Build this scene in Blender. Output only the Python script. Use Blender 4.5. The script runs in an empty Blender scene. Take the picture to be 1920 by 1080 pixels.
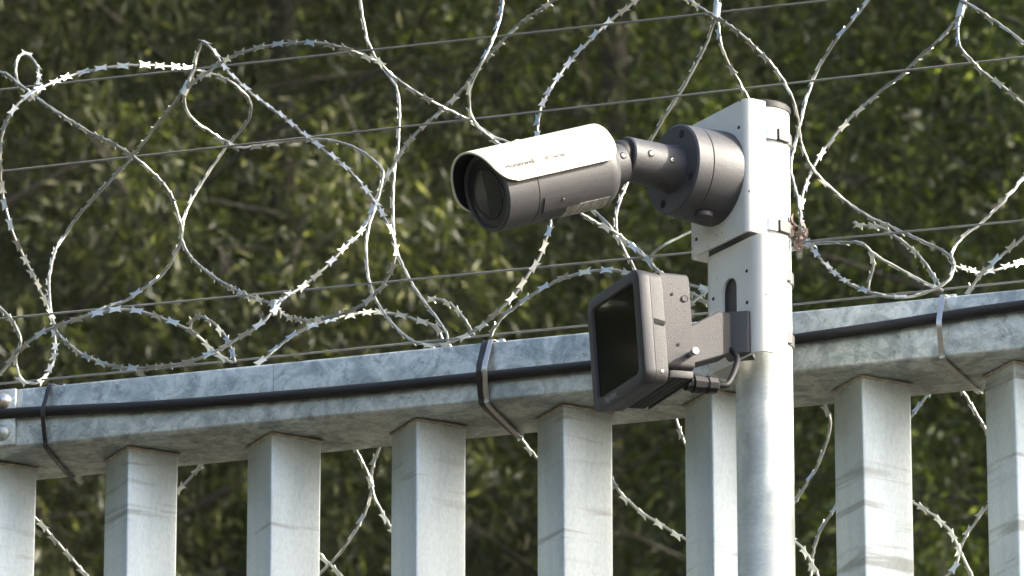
import bpy, bmesh, math, random
import numpy as np
from mathutils import Vector, Matrix

random.seed(7)
RNG = np.random.default_rng(11)
SC = bpy.context.scene
COL = SC.collection
RAD = math.radians

# ------------------------------------------------------------------ camera
YAW, PITCH = RAD(17.21), RAD(19.17)
FPX, DIST = 13449.0, 7.10          # focal length in photo pixels, metres to the rail
Z0 = 3.93                          # height of the aimed point on the rail front
FWD = Vector((-math.sin(YAW) * math.cos(PITCH), math.cos(YAW) * math.cos(PITCH), math.sin(PITCH)))
RGT = Vector((math.cos(YAW), math.sin(YAW), 0))
UPV = RGT.cross(FWD)
CAM = Vector((0, 0, Z0)) - DIST * FWD
cd = bpy.data.cameras.new('camera')
cd.sensor_width = 36.0
cd.lens = 36.0 * FPX / 1920.0
cd.clip_start = 0.1
cd.clip_end = 500.0
cd.dof.use_dof = True
cd.dof.focus_distance = 7.02
cd.dof.aperture_fstop = 27.0
co = bpy.data.objects.new('camera', cd)
co.matrix_world = Matrix((RGT, UPV, -FWD)).transposed().to_4x4()
co.location = CAM
COL.objects.link(co)
SC.camera = co

# ------------------------------------------------------------------ sky, sun, exposure
SUN_A, SUN_EL = 83.0, 32.0         # degrees right of the direction facing the camera, elevation
SUN_W = RAD(SUN_A) + YAW
SUN_DIR = Vector((math.sin(SUN_W) * math.cos(RAD(SUN_EL)), -math.cos(SUN_W) * math.cos(RAD(SUN_EL)), math.sin(RAD(SUN_EL))))
world = bpy.data.worlds.new('World')
SC.world = world
world.use_nodes = True
wn = world.node_tree
bg = wn.nodes['Background']
sky = wn.nodes.new('ShaderNodeTexSky')
sky.sky_type = 'NISHITA'
sky.sun_disc = False
sky.sun_elevation = RAD(SUN_EL)
sky.sun_rotation = math.atan2(SUN_DIR.x, SUN_DIR.y)
sky.air_density = 1.0
sky.dust_density = 4.0
sky.ozone_density = 0.8
wn.links.new(sky.outputs[0], bg.inputs[0])
bg.inputs[1].default_value = 0.15
sd = bpy.data.lights.new('sun', 'SUN')
sd.energy = 4.5
sd.angle = RAD(0.53)
sd.color = (1.0, 0.94, 0.82)
so = bpy.data.objects.new('sun', sd)
so.rotation_euler = SUN_DIR.to_track_quat('Z', 'Y').to_euler()
so.location = (0, 0, 30)
COL.objects.link(so)
SC.view_settings.view_transform = 'Standard'
SC.view_settings.look = 'None'
SC.view_settings.exposure = 1.6
SC.view_settings.gamma = 1.0
SC.view_settings.use_curve_mapping = False
SC.cycles.use_denoising = True
SC.cycles.max_bounces = 5
SC.cycles.diffuse_bounces = 2
SC.cycles.glossy_bounces = 3
SC.cycles.adaptive_threshold = 0.04
SC.cycles.transparent_max_bounces = 8


# ------------------------------------------------------------------ geometry helpers
def ray(px, py):
    return (FWD + RGT * ((px - 960) / FPX) + UPV * ((540 - py) / FPX))


def on_y(px, py, y):               # point of the sight line that lies at depth y behind the rail's front
    d = ray(px, py)
    return CAM + d * ((y - CAM.y) / d.y)


def project(p):
    d = Vector(p) - CAM
    z = d.dot(FWD)
    return 960 + FPX * d.dot(RGT) / z, 540 - FPX * d.dot(UPV) / z


def z_on(x, y, py):                # height on a vertical line through (x, y)
    a, b = Z0 - 2, Z0 + 2
    for _ in range(60):
        m = (a + b) / 2
        if project((x, y, m))[1] > py:
            a = m
        else:
            b = m
    return (a + b) / 2


def facing(a, el=0.0):             # horizontal heading, degrees right of "towards the viewer"
    w = RAD(a) + YAW
    return Vector((math.sin(w) * math.cos(RAD(el)), -math.cos(w) * math.cos(RAD(el)), math.sin(RAD(el))))


def frame(a, origin, el=0.0):
    x = facing(a, el)
    y = Vector((0, 0, 1)).cross(x).normalized()
    z = x.cross(y)
    m = Matrix((x, y, z)).transposed().to_4x4()
    m.translation = origin
    return m


def mesh(name, verts, faces, smooth=False):
    m = bpy.data.meshes.new(name)
    m.from_pydata([tuple(v) for v in verts], [], faces)
    m.validate()
    bm = bmesh.new()
    bm.from_mesh(m)
    bmesh.ops.recalc_face_normals(bm, faces=bm.faces)
    bm.to_mesh(m)
    bm.free()
    if smooth:
        m.shade_smooth()
    return m


def autosmooth(m, deg=35):
    m.shade_smooth()
    bm = bmesh.new()
    bm.from_mesh(m)
    for e in bm.edges:
        if len(e.link_faces) == 2:
            e.smooth = e.calc_face_angle(0) < RAD(deg)
    bm.to_mesh(m)
    bm.free()
    return m


def link(name, me, mat, parent=None, mw=None):
    o = bpy.data.objects.new(name, me)
    COL.objects.link(o)
    if me is not None and mat is not None and len(me.materials) == 0:
        me.materials.append(mat)
    if parent is not None:
        o.parent = parent
    if mw is not None:
        o.matrix_local = mw
    return o


def tag(o, label, cat, group=None):
    o['label'] = label
    o['category'] = cat
    if group:
        o['group'] = group
    return o


def empty(name, mw):
    o = bpy.data.objects.new(name, None)
    o.empty_display_size = 0.05
    COL.objects.link(o)
    o.matrix_world = mw
    return o


def T(x=0, y=0, z=0):
    return Matrix.Translation((x, y, z))


def box_mesh(name, x0, x1, y0, y1, z0, z1, bev=0.0, seg=2, vertical_only=False, along=None):
    v = [(x0, y0, z0), (x1, y0, z0), (x1, y1, z0), (x0, y1, z0), (x0, y0, z1), (x1, y0, z1), (x1, y1, z1), (x0, y1, z1)]
    f = [(0, 3, 2, 1), (4, 5, 6, 7), (0, 1, 5, 4), (1, 2, 6, 5), (2, 3, 7, 6), (3, 0, 4, 7)]
    m = mesh(name, v, f)
    if bev:
        bm = bmesh.new()
        bm.from_mesh(m)
        es = [e for e in bm.edges if (along is None or abs((e.verts[0].co - e.verts[1].co).normalized()[along]) > 0.9) and not vertical_only or (vertical_only and abs((e.verts[0].co - e.verts[1].co).normalized().z) > 0.9)]
        bmesh.ops.bevel(bm, geom=es, offset=bev, segments=seg, profile=0.5, affect='EDGES')
        bm.to_mesh(m)
        bm.free()
        autosmooth(m, 40)
    return m


def lathe(name, prof, n=48, cap=True):  # profile of (x, r) about the local x axis
    v, f = [], []
    for x, r in prof:
        for k in range(n):
            t = 2 * math.pi * k / n
            v.append((x, r * math.cos(t), r * math.sin(t)))
    for i in range(len(prof) - 1):
        for k in range(n):
            a, b = i * n + k, i * n + (k + 1) % n
            f.append((a, b, b + n, a + n))
    if cap:
        f.append(tuple(range(n)))
        f.append(tuple(range((len(prof) - 1) * n, len(prof) * n)))
    return autosmooth(mesh(name, v, f), 32)


def prism(name, pts, axis, a0, a1, bev=0.0, seg=2):  # polygon extruded along a local axis
    def put(u, w, s):
        return {'x': (s, u, w), 'y': (u, s, w), 'z': (u, w, s)}[axis]
    n = len(pts)
    v = [put(u, w, a0) for u, w in pts] + [put(u, w, a1) for u, w in pts]
    f = [tuple(range(n)), tuple(range(n, 2 * n))] + [(i, (i + 1) % n, (i + 1) % n + n, i + n) for i in range(n)]
    m = mesh(name, v, f)
    if bev:
        bm = bmesh.new()
        bm.from_mesh(m)
        es = [e for e in bm.edges if len(e.link_faces) == 2 and e.calc_face_angle(0) > RAD(40)]
        bmesh.ops.bevel(bm, geom=es, offset=bev, segments=seg, profile=0.5, affect='EDGES')
        bm.to_mesh(m)
        bm.free()
    return autosmooth(m, 35)


def spline(pts, step):              # Catmull-Rom through points, resampled evenly
    P = [Vector(p) for p in pts]
    P = [2 * P[0] - P[1]] + P + [2 * P[-1] - P[-2]]
    out = []
    for i in range(1, len(P) - 2):
        p0, p1, p2, p3 = P[i - 1:i + 3]
        for k in range(16):
            t = k / 16
            out.append(0.5 * ((2 * p1) + (p2 - p0) * t + (2 * p0 - 5 * p1 + 4 * p2 - p3) * t * t + (3 * p1 - p0 - 3 * p2 + p3) * t ** 3))
    out.append(P[-2])
    d = [0.0]
    for a, b in zip(out, out[1:]):
        d.append(d[-1] + (b - a).length)
    L = d[-1]
    n = max(2, int(round(L / step)))
    res, j = [], 0
    for k in range(n + 1):
        s = L * k / n
        while j < len(d) - 2 and d[j + 1] < s:
            j += 1
        t = (s - d[j]) / max(1e-9, d[j + 1] - d[j])
        res.append(out[j].lerp(out[j + 1], min(1, max(0, t))))
    return res


def tube(name, path, r, n=8, flat=1.0, origin=None):
    v, f = [], []
    o = Vector(origin) if origin is not None else Vector((0, 0, 0))
    prev = None
    for i, p in enumerate(path):
        t = (path[min(i + 1, len(path) - 1)] - path[max(i - 1, 0)]).normalized()
        if prev is None:
            prev = t.orthogonal().normalized()
        nrm = (prev - t * prev.dot(t)).normalized()
        prev = nrm
        b = t.cross(nrm)
        for k in range(n):
            a = 2 * math.pi * k / n
            v.append(p - o + nrm * (r * math.cos(a)) + b * (r * flat * math.sin(a)))
    for i in range(len(path) - 1):
        for k in range(n):
            a, c = i * n + k, i * n + (k + 1) % n
            f.append((a, c, c + n, a + n))
    f.append(tuple(range(n)))
    f.append(tuple(range((len(path) - 1) * n, len(path) * n)))
    return autosmooth(mesh(name, v, f), 60)


def band(name, path, sides, w, th, origin):  # flat strap along a path, sides = width direction
    v, f = [], []
    o = Vector(origin)
    for i, p in enumerate(path):
        t = (path[min(i + 1, len(path) - 1)] - path[max(i - 1, 0)]).normalized()
        s = sides if isinstance(sides, Vector) else sides[i]
        s = (s - t * s.dot(t)).normalized()
        nn = t.cross(s)
        for a, b in ((-1, -1), (1, -1), (1, 1), (-1, 1)):
            v.append(p - o + s * (a * w / 2) + nn * (b * th / 2))
    for i in range(len(path) - 1):
        for k in range(4):
            a, c = i * 4 + k, i * 4 + (k + 1) % 4
            f.append((a, c, c + 4, a + 4))
    f += [(0, 1, 2, 3), tuple(range(len(v) - 4, len(v)))]
    return autosmooth(mesh(name, v, f), 50)


def cut(m, cutter):                 # boolean difference, result as a new mesh
    a = bpy.data.objects.new('tmp_a', m)
    b = bpy.data.objects.new('tmp_b', cutter)
    COL.objects.link(a)
    COL.objects.link(b)
    md = a.modifiers.new('b', 'BOOLEAN')
    md.object = b
    md.operation = 'DIFFERENCE'
    md.solver = 'EXACT'
    dg = bpy.context.evaluated_depsgraph_get()
    r = bpy.data.meshes.new_from_object(a.evaluated_get(dg))
    bpy.data.objects.remove(a)
    bpy.data.objects.remove(b)
    r.materials.clear()
    return autosmooth(r, 35)


def text_mesh(body, size, bold=0.0):
    c = bpy.data.curves.new('lettering', 'FONT')
    c.body = body
    c.size = size
    c.resolution_u = 2
    c.offset = bold
    o = bpy.data.objects.new('tmp_t', c)
    COL.objects.link(o)
    dg = bpy.context.evaluated_depsgraph_get()
    r = bpy.data.meshes.new_from_object(o.evaluated_get(dg))
    bpy.data.objects.remove(o)
    bm = bmesh.new()
    bm.from_mesh(r)
    bmesh.ops.triangulate(bm, faces=bm.faces)
    bm.to_mesh(r)
    bm.free()
    r.materials.clear()
    return r


# ------------------------------------------------------------------ materials
def new_mat(name):
    m = bpy.data.materials.new(name)
    m.use_nodes = True
    return m, m.node_tree.nodes, m.node_tree.links, m.node_tree.nodes['Principled BSDF']


def ramp(nodes, stops):
    r = nodes.new('ShaderNodeValToRGB')
    e = r.color_ramp.elements
    while len(e) < len(stops):
        e.new(0.5)
    for k, (p, c) in enumerate(stops):
        e[k].position = p
        e[k].color = (*c, 1) if len(c) == 3 else c
    return r


def coords(nodes, links, scale=(1, 1, 1), kind='Object'):
    tc = nodes.new('ShaderNodeTexCoord')
    mp = nodes.new('ShaderNodeMapping')
    mp.inputs['Scale'].default_value = scale
    links.new(tc.outputs[kind], mp.inputs[0])
    return mp.outputs[0]


def noise(nodes, links, vec, scale, detail=4, rough=0.55, dist=0.0):
    n = nodes.new('ShaderNodeTexNoise')
    n.inputs['Scale'].default_value = scale
    n.inputs['Detail'].default_value = detail
    n.inputs['Roughness'].default_value = rough
    n.inputs['Distortion'].default_value = dist
    links.new(vec, n.inputs['Vector'])
    return n.outputs['Fac']


def mix(nodes, links, fac, a, b, mode='MIX'):
    n = nodes.new('ShaderNodeMix')
    n.data_type = 'RGBA'
    n.blend_type = mode
    for sock, val in ((n.inputs[0], fac), (n.inputs[6], a), (n.inputs[7], b)):
        if hasattr(val, 'is_linked') or hasattr(val, 'links'):
            links.new(val, sock)
        elif isinstance(val, (int, float)):
            sock.default_value = val
        else:
            sock.default_value = (*val, 1) if len(val) == 3 else val
    return n.outputs[2]


def bump(nodes, links, h, strength, dist, pb):
    b = nodes.new('ShaderNodeBump')
    b.inputs['Strength'].default_value = strength
    b.inputs['Distance'].default_value = dist
    links.new(h, b.inputs['Height'])
    links.new(b.outputs[0], pb.inputs['Normal'])


def plain(name, col, rough=0.5, metal=0.0, var=0.0, scale=60, bmp=0.0, spec=0.5):
    m, n, l, p = new_mat(name)
    p.inputs['Roughness'].default_value = rough
    p.inputs['Metallic'].default_value = metal
    p.inputs['Specular IOR Level'].default_value = spec
    p.inputs['Base Color'].default_value = (*col, 1)
    v = coords(n, l)
    if var:
        f = noise(n, l, v, scale, 5, 0.6)
        r = ramp(n, [(0.3, tuple(c * (1 - var) for c in col)), (0.7, tuple(min(1, c * (1 + var)) for c in col))])
        l.new(f, r.inputs[0])
        l.new(r.outputs[0], p.inputs['Base Color'])
    if bmp:
        f2 = noise(n, l, v, 900, 3, 0.6)
        bump(n, l, f2, bmp, 0.0006, p)
    return m


def galvanised(name, dark, mid, light, scale=14, stretch=(1, 1, 1), ring=True, streak=0.25, metal=0.25, rough=0.5, rub=True):
    m, n, l, p = new_mat(name)
    v = coords(n, l, stretch)
    big = noise(n, l, v, scale, 6, 0.62, 0.9)
    r = ramp(n, [(0.40, dark), (0.47, mid), (0.55, light), (0.66, mid)])
    l.new(big, r.inputs[0])
    col = r.outputs[0]
    if ring:                       # drying marks of the zinc bath: closed contour lines and drops
        vo = n.new('ShaderNodeTexVoronoi')
        vo.inputs['Scale'].default_value = scale * 2.9
        wob = n.new('ShaderNodeVectorMath')
        wob.operation = 'ADD'
        nz = n.new('ShaderNodeTexNoise')
        nz.inputs['Scale'].default_value = scale * 3
        nz.inputs['Detail'].default_value = 3
        l.new(v, nz.inputs['Vector'])
        sc_ = n.new('ShaderNodeVectorMath')
        sc_.operation = 'SCALE'
        sc_.inputs['Scale'].default_value = 0.035
        l.new(nz.outputs['Color'], sc_.inputs[0])
        l.new(v, wob.inputs[0])
        l.new(sc_.outputs[0], wob.inputs[1])
        l.new(wob.outputs[0], vo.inputs['Vector'])
        rr = ramp(n, [(0.12, (0.80,) * 3), (0.26, (0.62,) * 3), (0.30, (1.0,) * 3), (0.5, (0.95,) * 3)])
        l.new(vo.outputs['Distance'], rr.inputs[0])
        msk = noise(n, l, v, scale * 0.8, 2)
        mr = ramp(n, [(0.46, (0, 0, 0)), (0.52, (0.9,) * 3)])
        l.new(msk, mr.inputs[0])
        mul = mix(n, l, mr.outputs[0], (1, 1, 1), rr.outputs[0])
        col = mix(n, l, 1.0, col, mul, 'MULTIPLY')
    if streak:
        sv = coords(n, l, (40, 40, 2.5))
        sf = noise(n, l, sv, 2.2, 4, 0.6)
        sr = ramp(n, [(0.30, (1 - streak,) * 3), (0.55, (1, 1, 1))])
        l.new(sf, sr.inputs[0])
        col = mix(n, l, 1.0, col, sr.outputs[0], 'MULTIPLY')
    if not ring and rub:           # slanted rub marks left by handling, different on every piece
        oi = n.new('ShaderNodeObjectInfo')
        of = n.new('ShaderNodeVectorMath')
        of.operation = 'ADD'
        mu = n.new('ShaderNodeMath')
        mu.operation = 'MULTIPLY'
        mu.inputs[1].default_value = 37.0
        l.new(oi.outputs['Random'], mu.inputs[0])
        cx = n.new('ShaderNodeCombineXYZ')
        l.new(mu.outputs[0], cx.inputs[0])
        l.new(mu.outputs[0], cx.inputs[2])
        sv2 = coords(n, l, (5, 5, 62))
        l.new(sv2, of.inputs[0])
        l.new(cx.outputs[0], of.inputs[1])
        s2 = noise(n, l, of.outputs[0], 1.0, 3, 0.55, 0.6)
        s2r = ramp(n, [(0.56, (1, 1, 1)), (0.66, (0.66, 0.63, 0.60))])
        l.new(s2, s2r.inputs[0])
        mk = noise(n, l, of.outputs[0], 0.16, 1)
        mkr = ramp(n, [(0.46, (0, 0, 0)), (0.55, (1, 1, 1))])
        l.new(mk, mkr.inputs[0])
        col = mix(n, l, 1.0, col, mix(n, l, mkr.outputs[0], (1, 1, 1), s2r.outputs[0]), 'MULTIPLY')
    if ring:
        pf = noise(n, l, v, 52, 4, 0.65, 1.6)
        pr = ramp(n, [(0.44, (0.74, 0.75, 0.75)), (0.49, (0.92,) * 3), (0.54, (1.06,) * 3), (0.60, (0.94,) * 3)])
        l.new(pf, pr.inputs[0])
        col = mix(n, l, 0.8, col, pr.outputs[0], 'MULTIPLY')
    fine = noise(n, l, v, 380, 3, 0.6)
    fr = ramp(n, [(0.36, (0.92,) * 3), (0.62, (1.03,) * 3)])
    l.new(fine, fr.inputs[0])
    col = mix(n, l, 1.0, col, fr.outputs[0], 'MULTIPLY')
    l.new(col, p.inputs['Base Color'])
    p.inputs['Metallic'].default_value = metal
    rg = n.new('ShaderNodeMapRange')
    rg.inputs[3].default_value = rough - 0.12
    rg.inputs[4].default_value = rough + 0.15
    l.new(big, rg.inputs[0])
    l.new(rg.outputs[0], p.inputs['Roughness'])
    bump(n, l, fine, 0.10, 0.0008, p)
    return m


def painted(name, col, speck=True):
    m, n, l, p = new_mat(name)
    v = coords(n, l)
    f = noise(n, l, v, 26, 5, 0.6)
    r = ramp(n, [(0.35, tuple(c * 0.93 for c in col)), (0.62, col)])
    l.new(f, r.inputs[0])
    c = r.outputs[0]
    if speck:                      # fly specks
        vo = n.new('ShaderNodeTexVoronoi')
        vo.inputs['Scale'].default_value = 78
        l.new(v, vo.inputs['Vector'])
        rr = ramp(n, [(0.075, (0.10, 0.08, 0.06)), (0.11, (1, 1, 1))])
        l.new(vo.outputs['Distance'], rr.inputs[0])
        msk = noise(n, l, v, 45, 2)
        mr = ramp(n, [(0.52, (0, 0, 0)), (0.58, (1, 1, 1))])
        l.new(msk, mr.inputs[0])
        mul = mix(n, l, mr.outputs[0], (1, 1, 1), rr.outputs[0])
        c = mix(n, l, 1.0, c, mul, 'MULTIPLY')
    l.new(c, p.inputs['Base Color'])
    p.inputs['Roughness'].default_value = 0.38
    fine = noise(n, l, v, 700, 2)
    bump(n, l, fine, 0.05, 0.0005, p)
    return m


M_RAIL = galvanised('galvanised_rail', (0.35, 0.385, 0.375), (0.47, 0.505, 0.485), (0.62, 0.655, 0.625), 22, (1, 1, 1), True, 0.0, 0.7, 0.5)
M_BAR = galvanised('galvanised_bar', (0.55, 0.61, 0.60), (0.635, 0.69, 0.675), (0.675, 0.725, 0.705), 7, (1, 1, 0.5), False, 0.07, 0.72, 0.52)
M_POLE = galvanised('galvanised_pole', (0.52, 0.56, 0.55), (0.61, 0.65, 0.63), (0.68, 0.71, 0.68), 18, (1, 1, 0.6), False, 0.08, 0.4, 0.55, False)
M_WELD = plain('weld_bead', (0.36, 0.32, 0.26), 0.7, 0.1, 0.35, 120)
M_WIRE = plain('razor_wire_zinc', (0.28, 0.283, 0.255), 0.42, 0.7, 0.22, 45)
M_BARB = plain('razor_barb_zinc', (0.50, 0.51, 0.48), 0.30, 0.8, 0.15, 80)
M_LINE = plain('tension_wire_zinc', (0.17, 0.17, 0.155), 0.6, 0.4, 0.2, 30)
M_CABLE = plain('black_cable_sheath', (0.012, 0.0125, 0.013), 0.5, 0, 0.3, 40, 0, 0.35)
M_TIE = plain('black_nylon_tie', (0.016, 0.015, 0.015), 0.28, 0, 0.2, 60)
M_STEEL = plain('stainless_strap', (0.52, 0.52, 0.50), 0.30, 0.9, 0.12, 60)
M_BUCKLE = plain('strap_buckle', (0.030, 0.030, 0.034), 0.5, 0.1, 0.2, 80)
M_WHITE = painted('cream_white_powder_coat', (0.76, 0.755, 0.70))
M_SHIELD = painted('white_sunshield_coat', (0.72, 0.69, 0.55), False)
M_GREY = plain('charcoal_powder_coat', (0.049, 0.050, 0.055), 0.52, 0.12, 0.10, 300, 0.5)
M_PANEL = plain('grey_brown_powder_coat', (0.034, 0.0325, 0.0345), 0.6, 0.1, 0.13, 420, 0.7)
M_BEZEL = plain('bezel_dark_coat', (0.030, 0.031, 0.036), 0.5, 0.1, 0.12, 420, 0.5)
M_BLACK = plain('black_plastic', (0.011, 0.011, 0.012), 0.55, 0, 0.2, 80, 0, 0.25)
M_HOLE_SHADE = plain('recess_shade', (0.01, 0.01, 0.01), 0.9)  # flat dark marks paint the shade inside holes and recesses
M_SEAM = plain('seam_groove', (0.035, 0.033, 0.032), 0.8)
M_LENSRIM = plain('lens_surround', (0.012, 0.012, 0.016), 0.4, 0, 0, 1, 0, 0.3)
M_GLASS = plain('lens_window_glass', (0.022, 0.023, 0.027), 0.2, 0, 0, 1, 0, 0.4)
M_PANELGLASS = plain('illuminator_window', (0.005, 0.0055, 0.005), 0.05, 0, 0, 1, 0, 0.30)
M_SCREW = plain('bright_screw', (0.66, 0.63, 0.58), 0.3, 0.9, 0.1, 200)
M_PRINT = plain('grey_print', (0.02, 0.02, 0.02), 0.6)
M_PRINT2 = plain('pale_grey_print', (0.09, 0.09, 0.085), 0.6)
M_PRINTW = plain('pale_print', (0.30, 0.31, 0.34), 0.5)
M_CAP = plain('pole_cap_plastic', (0.016, 0.015, 0.015), 0.6, 0, 0.5, 60)
M_SEED = plain('dried_plant', (0.17, 0.125, 0.105), 0.8, 0, 0.4, 120)
M_BARK = plain('bark', (0.042, 0.036, 0.026), 0.9, 0, 0.5, 9)


def label_material():
    m, n, l, p = new_mat('type_label_print')
    v = coords(n, l, (300, 90, 1))
    f = noise(n, l, v, 1.0, 2, 0.5)
    r = ramp(n, [(0.46, (0.30, 0.30, 0.27)), (0.54, (0.17, 0.17, 0.155))])
    l.new(f, r.inputs[0])
    l.new(r.outputs[0], p.inputs['Base Color'])
    p.inputs['Roughness'].default_value = 0.5
    return m


def leaf_material(name, stops, trans, gloss=0.4):
    m = bpy.data.materials.new(name)
    m.use_nodes = True
    n, l = m.node_tree.nodes, m.node_tree.links
    n.remove(n['Principled BSDF'])
    g = n.new('ShaderNodeNewGeometry')
    r = ramp(n, stops)
    l.new(g.outputs['Random Per Island'], r.inputs[0])
    df = n.new('ShaderNodeBsdfDiffuse')
    tr = n.new('ShaderNodeBsdfTranslucent')
    gl = n.new('ShaderNodeBsdfGlossy')
    gl.inputs['Roughness'].default_value = gloss
    l.new(r.outputs[0], df.inputs[0])
    tc = mix(n, l, 1.0, r.outputs[0], trans, 'MULTIPLY')
    l.new(tc, tr.inputs[0])
    a = n.new('ShaderNodeMixShader')
    a.inputs[0].default_value = 0.42
    l.new(df.outputs[0], a.inputs[1])
    l.new(tr.outputs[0], a.inputs[2])
    b = n.new('ShaderNodeMixShader')
    b.inputs[0].default_value = 0.03
    l.new(a.outputs[0], b.inputs[1])
    l.new(gl.outputs[0], b.inputs[2])
    l.new(b.outputs[0], n['Material Output'].inputs[0])
    return m


M_LEAF_WILLOW = leaf_material('willow_leaf', [(0.0, (0.026, 0.033, 0.008)), (0.6, (0.045, 0.054, 0.013)), (0.88, (0.090, 0.100, 0.028)), (1.0, (0.34, 0.34, 0.16))], (1.6, 1.7, 0.9))  # last stop paints bright glints into the leaf colour
M_LEAF_GREEN = leaf_material('poplar_leaf', [(0.0, (0.026, 0.041, 0.007)), (0.6, (0.047, 0.068, 0.012)), (0.90, (0.105, 0.135, 0.026)), (1.0, (0.30, 0.33, 0.11))], (1.9, 2.0, 0.8))  # palest leaves are sun glints put into the colour
M_LEAF_DARK = leaf_material('alder_leaf', [(0.0, (0.028, 0.040, 0.010)), (0.6, (0.041, 0.054, 0.014)), (1.0, (0.075, 0.092, 0.026))], (1.5, 1.6, 0.9))

# ------------------------------------------------------------------ ground
gm, gn, gl_, gp = new_mat('dark_soil_ground')
gv = coords(gn, gl_)
gf = noise(gn, gl_, gv, 0.9, 8, 0.7)
gr = ramp(gn, [(0.35, (0.034, 0.026, 0.016)), (0.5, (0.026, 0.022, 0.013)), (0.7, (0.025, 0.026, 0.012))])
gl_.new(gf, gr.inputs[0])
gl_.new(gr.outputs[0], gp.inputs['Base Color'])
gp.inputs['Roughness'].default_value = 0.95
G = 60
gverts = [((i - G / 2) * 8.0, (j - G / 2) * 8.0, 0.12 * math.sin(i * 1.7 + j) * math.cos(j * 0.9) - 0.12 - (0.0 if 12 > abs(i - G / 2) else 0.1)) for j in range(G + 1) for i in range(G + 1)]
gfaces = [(j * (G + 1) + i, j * (G + 1) + i + 1, (j + 1) * (G + 1) + i + 1, (j + 1) * (G + 1) + i) for j in range(G) for i in range(G)]
ground = link('ground', mesh('ground', gverts, gfaces, True), gm)
ground['kind'] = 'structure'


# ------------------------------------------------------------------ trees
def leaf_cloud(name, centres, dirs, n_per, spread, length, width, droop, mat, rng):
    k = len(centres)
    n = k * n_per
    c = np.repeat(centres, n_per, 0)
    d = np.repeat(dirs, n_per, 0)
    s = rng.random(n)[:, None]
    pos = c + d * (s * spread[0]) + rng.normal(0, spread[1], (n, 3))
    pos[:, 2] -= (s[:, 0] ** 2) * droop * spread[0]
    ld = d * 0.5 + rng.normal(0, 0.75, (n, 3))
    ld[:, 2] -= droop * 0.9
    ld /= np.linalg.norm(ld, axis=1)[:, None]
    side = np.cross(ld, rng.normal(0, 1, (n, 3)))
    side /= np.linalg.norm(side, axis=1)[:, None]
    up = np.cross(ld, side)
    L = (length * rng.uniform(0.6, 1.25, n))[:, None]
    W = (width * rng.uniform(0.7, 1.2, n))[:, None]
    v = np.empty((n, 4, 3))
    v[:, 0] = pos
    v[:, 1] = pos + ld * L * 0.45 + side * W * 0.5 + up * W * 0.18
    v[:, 2] = pos + ld * L - up * W * 0.12
    v[:, 3] = pos + ld * L * 0.45 - side * W * 0.5 + up * W * 0.18
    base = (np.arange(n) * 4)[:, None]
    tri = (base + np.array([[0, 1, 2, 0, 2, 3]])).astype(np.int32).ravel()
    m = bpy.data.meshes.new(name)
    m.vertices.add(n * 4)
    m.vertices.foreach_set('co', v.ravel())
    m.loops.add(len(tri))
    m.loops.foreach_set('vertex_index', tri)
    m.polygons.add(n * 2)
    m.polygons.foreach_set('loop_start', np.arange(0, n * 6, 3, dtype=np.int32))
    m.update(calc_edges=True)
    m.materials.append(mat)
    return m


def limb(path, r0, r1, n=7):
    v, f = [], []
    prev = Vector((1, 0, 0))
    for i, p in enumerate(path):
        t = (path[min(i + 1, len(path) - 1)] - path[max(i - 1, 0)]).normalized()
        nr = (prev - t * prev.dot(t)).normalized()
        prev = nr
        b = t.cross(nr)
        r = r0 + (r1 - r0) * i / (len(path) - 1)
        for k in range(n):
            a = 2 * math.pi * k / n
            v.append(p + nr * r * math.cos(a) + b * r * math.sin(a))
    for i in range(len(path) - 1):
        for k in range(n):
            a, c = i * n + k, i * n + (k + 1) % n
            f.append((a, c, c + n, a + n))
    return v, f


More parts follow.
